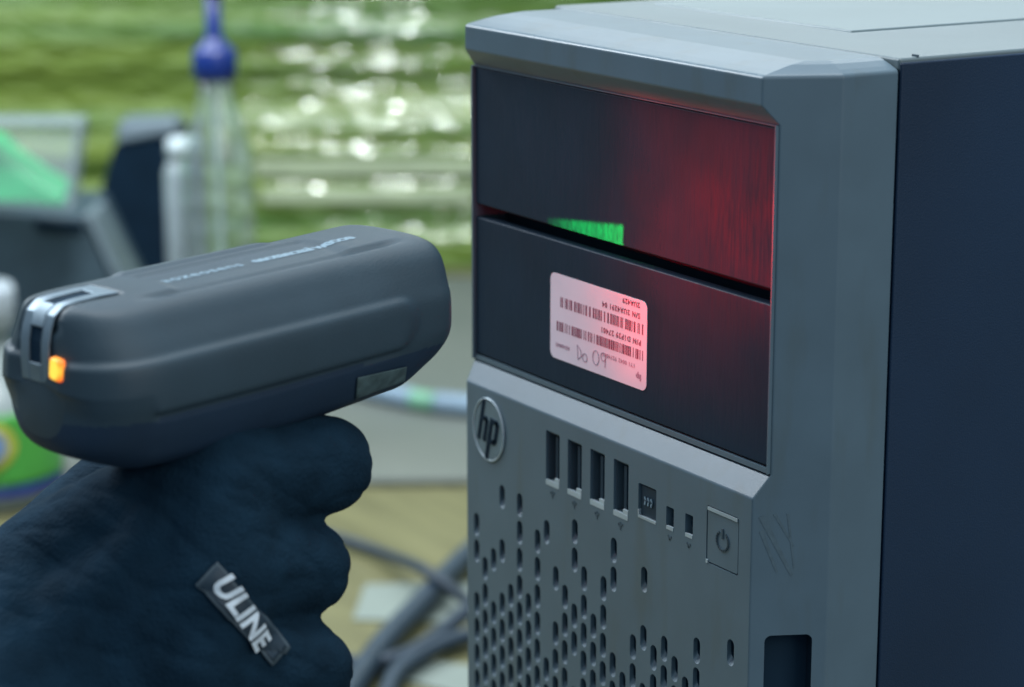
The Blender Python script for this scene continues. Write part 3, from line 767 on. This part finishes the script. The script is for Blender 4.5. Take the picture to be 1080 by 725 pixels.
cw = N.new('ShaderNodeMapRange'); cw.inputs[1].default_value = .20; cw.inputs[2].default_value = .27; cw.inputs[3].default_value = 1; cw.inputs[4].default_value = 0; L.new(ad.outputs[0], cw.inputs[0]); L.new(cw.outputs[0], p.inputs['Coat Weight'])
p.inputs['Coat IOR'].default_value = 2.1; p.inputs['Coat Roughness'].default_value = .06
mp3 = N.new('ShaderNodeMapping'); mp3.inputs['Scale'].default_value = (.7, .7, 3.6); L.new(tc.outputs['Object'], mp3.inputs[0])
nz3 = N.new('ShaderNodeTexNoise'); nz3.inputs['Scale'].default_value = 20; nz3.inputs['Detail'].default_value = 2; L.new(mp3.outputs[0], nz3.inputs[0])
bp3_ = N.new('ShaderNodeBump'); bp3_.inputs['Distance'].default_value = .014; L.new(nz3.outputs[0], bp3_.inputs['Height']); L.new(bp3_.outputs[0], p.inputs['Coat Normal'])
bm = bmesh.new(); NX, NZ = 300, 190; w0 = bg(300, 287); g = []
def ridge(u, z):
    a = noise.noise(Vector((u * 1.3, 3.1, z * 34))) * .010 + noise.noise(Vector((u * 3.0, 9, z * 90))) * .0035
    return a + noise.noise(Vector((u * 24, 1.7, z * 110))) * .0011 + math.sin(z * 62 + noise.noise(Vector((u * 1.2, 0, 5))) * 1.6) * .0035
for i in range(NX + 1):
    u = -1.3 + 2.7 * i / NX; row = []
    for j in range(NZ + 1):
        z = .004 + .60 * j / NZ
        row.append(bm.verts.new(w0 + RIGHT * u - back * ridge(u, z) + Vector((0, 0, z))))
    g.append(row)
bk = [[bm.verts.new(w0 + RIGHT * (-1.3 + 2.7 * i / NX) + back * .6 + Vector((0, 0, (.004, .604)[j]))) for j in (0, 1)] for i in (0, NX)]
for i in range(NX):
    for j in range(NZ): bm.faces.new([g[i][j], g[i + 1][j], g[i + 1][j + 1], g[i][j + 1]])
bm.faces.new([g[i][NZ] for i in range(NX + 1)] + [bk[1][1], bk[0][1]])
bm.faces.new([g[0][j] for j in range(NZ + 1)][::-1] + [bk[0][0], bk[0][1]][::1])
bm.faces.new([g[NX][j] for j in range(NZ + 1)] + [bk[1][1], bk[1][0]])
bm.faces.new([bk[0][0], bk[1][0], bk[1][1], bk[0][1]])
bmesh.ops.recalc_face_normals(bm, faces=bm.faces)
obj('film_wrap', bm, film, ld, True)
# added pale bands, thin strips across the front of the stack
band_mat = mat('pale_green_band', (.42, .49, .32), .35, .5, var=.15, vscale=30, stretch=(1, 1, 4))
for (x0_, x1_, ya, yb) in ((278, 520, 160, 180), (283, 500, 192, 208)):
    bm = bmesh.new(); c0 = W(x0_, ya, 2.36); zt_ = W(400, ya, 2.33).z; zb_ = W(400, yb, 2.33).z
    ua = (c0 - w0).dot(RIGHT); ub = (W(x1_, ya, 2.36) - w0).dot(RIGHT); gg = []
    for i_ in range(81):
        u_ = ua + (ub - ua) * i_ / 80
        gg.append([bm.verts.new(w0 + RIGHT * u_ - back * (max(ridge(u_, zb_ + (zt_ - zb_) * t_ / 6) for t_ in range(7)) * .5 + ridge(u_, zb_ + (zt_ - zb_) * k_ / 6) * .5 + .002) + Vector((0, 0, zb_ + (zt_ - zb_) * k_ / 6))) for k_ in range(7)])
    for i_ in range(80):
        for k_ in range(6): bm.faces.new([gg[i_][k_], gg[i_ + 1][k_], gg[i_ + 1][k_ + 1], gg[i_][k_ + 1]])
    o = obj('pale_band', bm, band_mat, ld, True); so_ = o.modifiers.new('s', 'SOLIDIFY'); so_.thickness = .001
# pallet board under the load
bm = bmesh.new(); box(bm, (-1.3, -.02, 0), (1.4, .55, .0035), mtx=Matrix.Translation(w0) @ Matrix.Rotation(math.atan2(RIGHT.y, RIGHT.x), 4, 'Z')); obj('base_board', bm, wood, ld)

# clear bottle with blue spray top
bp = bg(238, 478); clear = mat('clear_plastic', (.86, .93, .93), .03, .8, trans=.95, var=.03, ior=1.22, coat=1)
liquid = mat('clear_liquid', (.75, .88, .84), .03, .5, trans=.95, var=.02, ior=1.2)
blue = mat('blue_plastic', (.002, .018, .14), .35, .5, var=.1)
bt = empty('spray_bottle', bp, 'clear plastic bottle with a blue spray nozzle behind the scanner', 'bottle')
bm = bmesh.new(); rO, rI = .0255, .0235
outp = [(.022, 0), (rO, .004), (rO, .10)] + [(.0248 + .0009 * math.cos((z_ - .10) / .020 * 2 * math.pi), z_) for z_ in [.10 + k_ * .0025 for k_ in range(1, 41)]] + [(.0235, .212), (.0165, .238), (.0120, .250), (.0120, .266), (.0105, .266), (.0105, .250), (.015, .237), (.0220, .211), (rI - .001, .200), (rI, .10), (rI, .006)]
lathe(bm, outp, 48, bp)
obj('bottle_body', bm, clear, bt, True)
bm = bmesh.new(); lathe(bm, [(.0135, .262), (.0150, .264), (.0150, .280), (.0125, .283), (.008, .287), (.0055, .292), (.0055, .330)], 28, bp); cap = obj('nozzle_collar', bm, blue, bt, True)
bm = bmesh.new(); box(bm, (-.030, -.008, .325), (.014, .008, .345), mtx=Matrix.Translation(bp)); o = obj('spray_head', bm, blue, bt); bev(o, .003)
bm = bmesh.new(); tube(bm, [bp + Vector((0, 0, .265)), bp + Vector((.002, 0, .15)), bp + Vector((.006, .002, .012))], .0025, 10); obj('dip_tube', bm, mat('white_tube', (.55, .63, .62), .4, .4), bt, True)
# second clear tube to its left
p2 = bg(204, 470); b2_ = empty('clear_tube', p2, 'narrow clear plastic tube standing left of the bottle with blue nozzle', 'tube')
bm = bmesh.new(); lathe(bm, [(.0135, 0), (.0145, .003), (.0145, .195), (.011, .205), (.009, .205), (.0120, .193), (.0125, .006)], 32, p2); obj('tube_body', bm, mat('frosted_plastic', (.48, .56, .60), .25, .5, trans=.55, var=.04, ior=1.3), b2_, True)
bm = bmesh.new(); lathe(bm, [(.0095, .2055), (.0125, .206), (.0125, .216), (.010, .219)], 24, p2); obj('stopper', bm, mat('frosted_cap', (.5, .58, .62), .4, .4), b2_, True)

# dark leaning device behind
def extrude_px(name, pts, dist, thick, mt_, parent=None, bw=.004):
    """upright piece of real thickness whose side outline was measured at distance dist"""
    bm = bmesh.new(); f_ = [W(x, y, dist) for x, y in pts]
    A = [bm.verts.new(p) for p in f_]; B = [bm.verts.new(p + back * thick) for p in f_]; q = len(pts)
    for i in range(q): bm.faces.new([A[i], A[(i + 1) % q], B[(i + 1) % q], B[i]])
    bm.faces.new(A[::-1]); bm.faces.new(B); bmesh.ops.recalc_face_normals(bm, faces=bm.faces)
    o = obj(name, bm, mt_, parent); bev(o, bw, 3); return o
dk = mat('black_device_plastic', (.003, .011, .022), .8, .06); gy = mat('slate_box_plastic', (.032, .058, .078), .5, .4); gy2 = mat('grey_box_edge', (.12, .16, .19), .4, .5)
dd = 1.90; base = bg(120, 440)
dev = empty('monitor_stand', Vector((W(150, 400, dd).x, W(150, 400, dd).y, 0)), 'black slanted stand with a pale top edge left of the clear bottle', 'stand')
extrude_px('stand_body', [(120, 152), (198, 138), (200, 435), (60, 435), (90, 255)], dd, .05, dk, dev)
extrude_px('top_cap', [(124, 128), (186, 126), (190, 140), (122, 153)], dd - .003, .04, gy2, dev)
# slate crate
cr_ = empty('plastic_crate', Vector((W(40, 420, 1.62).x, W(40, 420, 1.62).y, 0)), 'slate grey plastic box with a pale slanted edge behind the scanner', 'box')
extrude_px('box_body', [(-140, 216), (90, 226), (140, 330), (140, 455), (-140, 455)], 1.76, .10, gy, cr_)
extrude_px('box_rim', [(88, 226), (98, 228), (148, 330), (148, 420), (140, 420), (138, 334)], 1.755, .06, gy2, cr_, .002)
extrude_px('box_recess', [(36, 232), (86, 236), (88, 246), (36, 242)], 1.757, .01, dk, cr_, .001)
# clear open container with green item standing on the slate box
zt = W(40, 222, 1.70).z
cn = empty('clear_container', W(30, 218, 1.70), 'clear plastic container on top of the slate grey box', 'container')
cp_ = mat('clear_sheet', (.55, .65, .72), .15, .5, alpha=.09, var=.03)
ce = mat('container_rim', (.26, .32, .36), .4, .4, alpha=.5)
extrude_px('front_wall', [(-60, 130), (88, 130), (76, 220), (-60, 214)], 1.66, .002, cp_, cn, .0005)
extrude_px('rear_wall', [(-60, 138), (84, 138), (74, 216), (-60, 214)], 1.76, .002, cp_, cn, .0005)
extrude_px('container_rim', [(-60, 128), (86, 128), (85, 134), (-60, 134)], 1.655, .03, ce, cn, .001)
extrude_px('side_wall', [(79, 134), (86, 134), (75, 220), (68, 220)], 1.655, .03, ce, cn, .001)
em = mat('emerald_plastic', (.012, .42, .14), .4, .5, var=.15, vscale=40)
gi = empty('green_dustpan', W(20, 216, 1.69), 'bright emerald green plastic piece inside the clear container', 'plastic piece')
o = extrude_px('sloped_body', [(-60, 140), (-10, 150), (8, 168), (40, 190), (68, 205), (70, 219), (-60, 212)], 1.68, .05, em, gi, .006)

# white capped bottle with colourful label
bp3 = bg(-8, 512) - back * .02
wbm = mat('white_cap_plastic', (.38, .43, .48), .35, .5, var=.04); wbb = mat('milky_bottle_plastic', (.32, .37, .37), .3, .5, trans=.25, var=.05)
bt3 = empty('detergent_bottle', bp3, 'white capped bottle with a blue, green and yellow label at left', 'bottle')
bm = bmesh.new(); lathe(bm, [(.048, 0), (.052, .004), (.052, .062), (.050, .068), (.042, .078), (.026, .094), (.0175, .108), (.0165, .112), (.0165, .118), (.0150, .119)], 56, bp3); obj('bottle_body', bm, wbb, bt3, True)
bm = bmesh.new(); lathe(bm, [(.022, .112), (.0245, .114), (.0250, .137), (.0235, .141)], 40, bp3); obj('cap', bm, wbm, bt3, True)
def wrap(name, a0, a1, z0, z1, r, mt_, th=.0005, fn=None, NA=40, NB=10):
    bm = bmesh.new(); g = []
    for i in range(NA + 1):
        a = a0 + (a1 - a0) * i / NA; row = []
        for j in range(NB + 1):
            t = j / NB
            lo, hi_ = (z0, z1) if fn is None else fn(i / NA)
            z = lo + (hi_ - lo) * t; row.append(bm.verts.new(bp3 + Vector((r * math.cos(a), r * math.sin(a), z))))
        g.append(row)
    for i in range(NA):
        for j in range(NB): bm.faces.new([g[i][j], g[i + 1][j], g[i + 1][j + 1], g[i][j + 1]])
    o = obj(name, bm, mt_, bt3, True); s = o.modifiers.new('s', 'SOLIDIFY'); s.thickness = th; return o
ac = math.atan2(-FWD.y, -FWD.x)
wrap('label_band', ac - 1.5, ac + 1.5, .018, .066, .0527, mat('label_green', (.07, .36, .06), .35, .5))
wrap('label_stripe', ac - 1.5, ac + 1.5, .011, .018, .0530, mat('label_navy', (.02, .04, .22), .35, .5))
el = lambda t: (.046 - .020 * math.sqrt(max(0, 1 - (2 * t - 1) ** 2)), .046 + .019 * math.sqrt(max(0, 1 - (2 * t - 1) ** 2)))
wrap('label_oval', ac - .55, ac + .62, 0, 0, .0534, mat('label_yellow', (.50, .46, .07), .35, .5), fn=el)
el2 = lambda t: (.046 - .015 * math.sqrt(max(0, 1 - (2 * t - 1) ** 2)), .046 + .014 * math.sqrt(max(0, 1 - (2 * t - 1) ** 2)))
wrap('label_emblem', ac - .46, ac + .50, 0, 0, .0539, mat('label_blue', (.12, .24, .55), .35, .5, col2=(.38, .48, .66), vscale=120), fn=el2)

# ================================================================== LIGHT
w = bpy.data.worlds.new('World'); scn.world = w; w.use_nodes = True
bgN = w.node_tree.nodes['Background']; bgN.inputs[0].default_value = (.58, .80, .95, 1); bgN.inputs[1].default_value = 1.0
_n = w.node_tree.nodes; _l = w.node_tree.links; _tc = _n.new('ShaderNodeTexCoord'); _sp = _n.new('ShaderNodeSeparateXYZ'); _cr = _n.new('ShaderNodeValToRGB')
_l.new(_tc.outputs['Generated'], _sp.inputs[0]); _l.new(_sp.outputs[2], _cr.inputs[0]); _l.new(_cr.outputs[0], bgN.inputs[0])
_e = _cr.color_ramp.elements; _e[0].position = .0; _e[0].color = (.095, .150, .205, 1); _e[1].position = .85; _e[1].color = (.75, .95, 1.10, 1)
_x = _e.new(.22); _x.color = (.17, .25, .33, 1)
def area(name, loc, tgt, sx, sy, power, col):
    l = bpy.data.lights.new(name, 'AREA'); l.shape = 'RECTANGLE'; l.size = sx; l.size_y = sy; l.energy = power; l.color = col
    o = bpy.data.objects.new(name, l); COL.objects.link(o); o.location = loc
    o.rotation_euler = (Vector(tgt) - Vector(loc)).to_track_quat('-Z', 'Y').to_euler(); return o
area('ceiling_lamp', (-.25, .18, 1.9), (-.1, .1, .3), 1.2, .8, 22, (.92, .97, 1))
area('ledge_glare_fill', (-1.45, -.48, 1.25), (-.1, -.02, .3), .9, .5, 24, (.86, .94, 1))  # added light, placed so the sloped ledge reflects it to the camera
area('column_fill', (1.7, .35, .95), (0, .02, .30), .9, .9, 9.5, (1, 1, .93))  # added light that brightens the right-hand chamfered column
area('top_sheen_fill', (-1.9, 1.45, 1.35), (-.1, .1, .38), 1.2, .5, 8, (.93, 1, 1))  # unseen light added low behind to give the case top its sheen
area('film_glint_fill', (-.73, .16, .80), (-1.55, .66, .15), .10, .08, 5.2, (.95, 1, 1))  # small unseen light added to make glints on the green film
# red illumination and green aiming beam of the scanner
def spot(name, loc, dirv, power, col, size, blend, rad):
    l = bpy.data.lights.new(name, 'SPOT'); l.energy = power; l.color = col; l.spot_size = math.radians(size); l.spot_blend = blend; l.shadow_soft_size = rad
    o = bpy.data.objects.new(name, l); COL.objects.link(o); o.location = loc; o.rotation_euler = dirv.to_track_quat('-Z', 'Y').to_euler(); return o
src = SP(LEN + .0045, 0, 0)
rl = spot('red_illuminator', src + S_ * .004, Vector((0, 1, 0)), .42, (1, .03, .06), 158, .3, .003)
rl.data.energy = .52
gl = spot('green_aimer', src, Vector((-.0868, 0, .3397)) - src, 3.2, (0, 1, .25), 60, 0, .0006)
ld_ = gl.data; ld_.use_nodes = True; nt = ld_.node_tree; N = nt.nodes; L = nt.links
em_ = N['Emission']; em_.inputs['Color'].default_value = (.0, 1, .38, 1)
tc = N.new('ShaderNodeTexCoord'); sp = N.new('ShaderNodeSeparateXYZ'); L.new(tc.outputs['Normal'], sp.inputs[0])
def math_(op, a, b=None):
    n = N.new('ShaderNodeMath'); n.operation = op
    for i, v in enumerate((a, b)):
        if v is None: continue
        if isinstance(v, (int, float)): n.inputs[i].default_value = v
        else: L.new(v, n.inputs[i])
    return n.outputs[0]
zc = math_('ABSOLUTE', sp.outputs[2]); xx = math_('DIVIDE', sp.outputs[0], zc); yy = math_('DIVIDE', sp.outputs[1], zc)
def smooth(v, a, b):
    n = N.new('ShaderNodeMapRange'); n.interpolation_type = 'SMOOTHSTEP'; n.inputs[1].default_value = a; n.inputs[2].default_value = b; L.new(v, n.inputs[0]); return n.outputs[0]
GX, GY = .27, .034
mx = math_('SUBTRACT', 1, smooth(math_('ABSOLUTE', xx), GX - .02, GX))
top_ = math_('SUBTRACT', 1, smooth(math_('SUBTRACT', yy, math_('MULTIPLY', xx, .13)), .030, .044)); bot_ = smooth(yy, -.062, -.046)
nzg = N.new('ShaderNodeTexNoise'); nzg.inputs['Scale'].default_value = 50; nzg.inputs['Detail'].default_value = 3; mpg = N.new('ShaderNodeMapping'); mpg.inputs['Scale'].default_value = (1.6, .5, 1); L.new(tc.outputs['Normal'], mpg.inputs[0]); L.new(mpg.outputs[0], nzg.inputs[0])
spk = math_('ADD', .5, math_('MULTIPLY', smooth(nzg.outputs[0], .35, .65), .75))
lft = math_('ADD', .25, math_('MULTIPLY', smooth(xx, -.27, -.05), .75))
st_ = math_('MULTIPLY', math_('MULTIPLY', math_('MULTIPLY', mx, top_), bot_), math_('MULTIPLY', spk, lft))
L.new(st_, em_.inputs['Strength'])
# the red illumination is a wide, low fan
rd = rl.data; rd.use_nodes = True; nt = rd.node_tree; N = nt.nodes; L = nt.links
em_ = N['Emission']; em_.inputs['Color'].default_value = (1, .03, .06, 1)
tc = N.new('ShaderNodeTexCoord'); sp = N.new('ShaderNodeSeparateXYZ'); L.new(tc.outputs['Normal'], sp.inputs[0])
zc = math_('ABSOLUTE', sp.outputs[2]); yy = math_('DIVIDE', sp.outputs[1], zc)
xx = math_('DIVIDE', sp.outputs[0], zc)
up_ = math_('MULTIPLY', math_('ADD', .50, math_('MULTIPLY', smooth(yy, -.26, .02), .50)), math_('SUBTRACT', 1, smooth(yy, .62, .68)))
lo_ = math_('MULTIPLY', up_, smooth(yy, -.75, -.3))
sd_ = math_('MULTIPLY', math_('ADD', .11, math_('MULTIPLY', smooth(xx, -.40, .30), .89)), math_('SUBTRACT', 1.15, math_('MULTIPLY', smooth(xx, .3, 1.0), .50)))
nzr = N.new('ShaderNodeTexNoise'); nzr.inputs['Scale'].default_value = 5; nzr.inputs['Detail'].default_value = 2; L.new(tc.outputs['Normal'], nzr.inputs[0])
L.new(math_('MULTIPLY', math_('MULTIPLY', lo_, sd_), math_('ADD', .75, math_('MULTIPLY', smooth(nzr.outputs[0], .3, .7), .5))), em_.inputs['Strength'])
# ------------------------------------------------------------------ view
scn.view_settings.view_transform = 'Standard'; scn.view_settings.look = 'None'; scn.view_settings.gamma = 1; scn.view_settings.exposure = 0
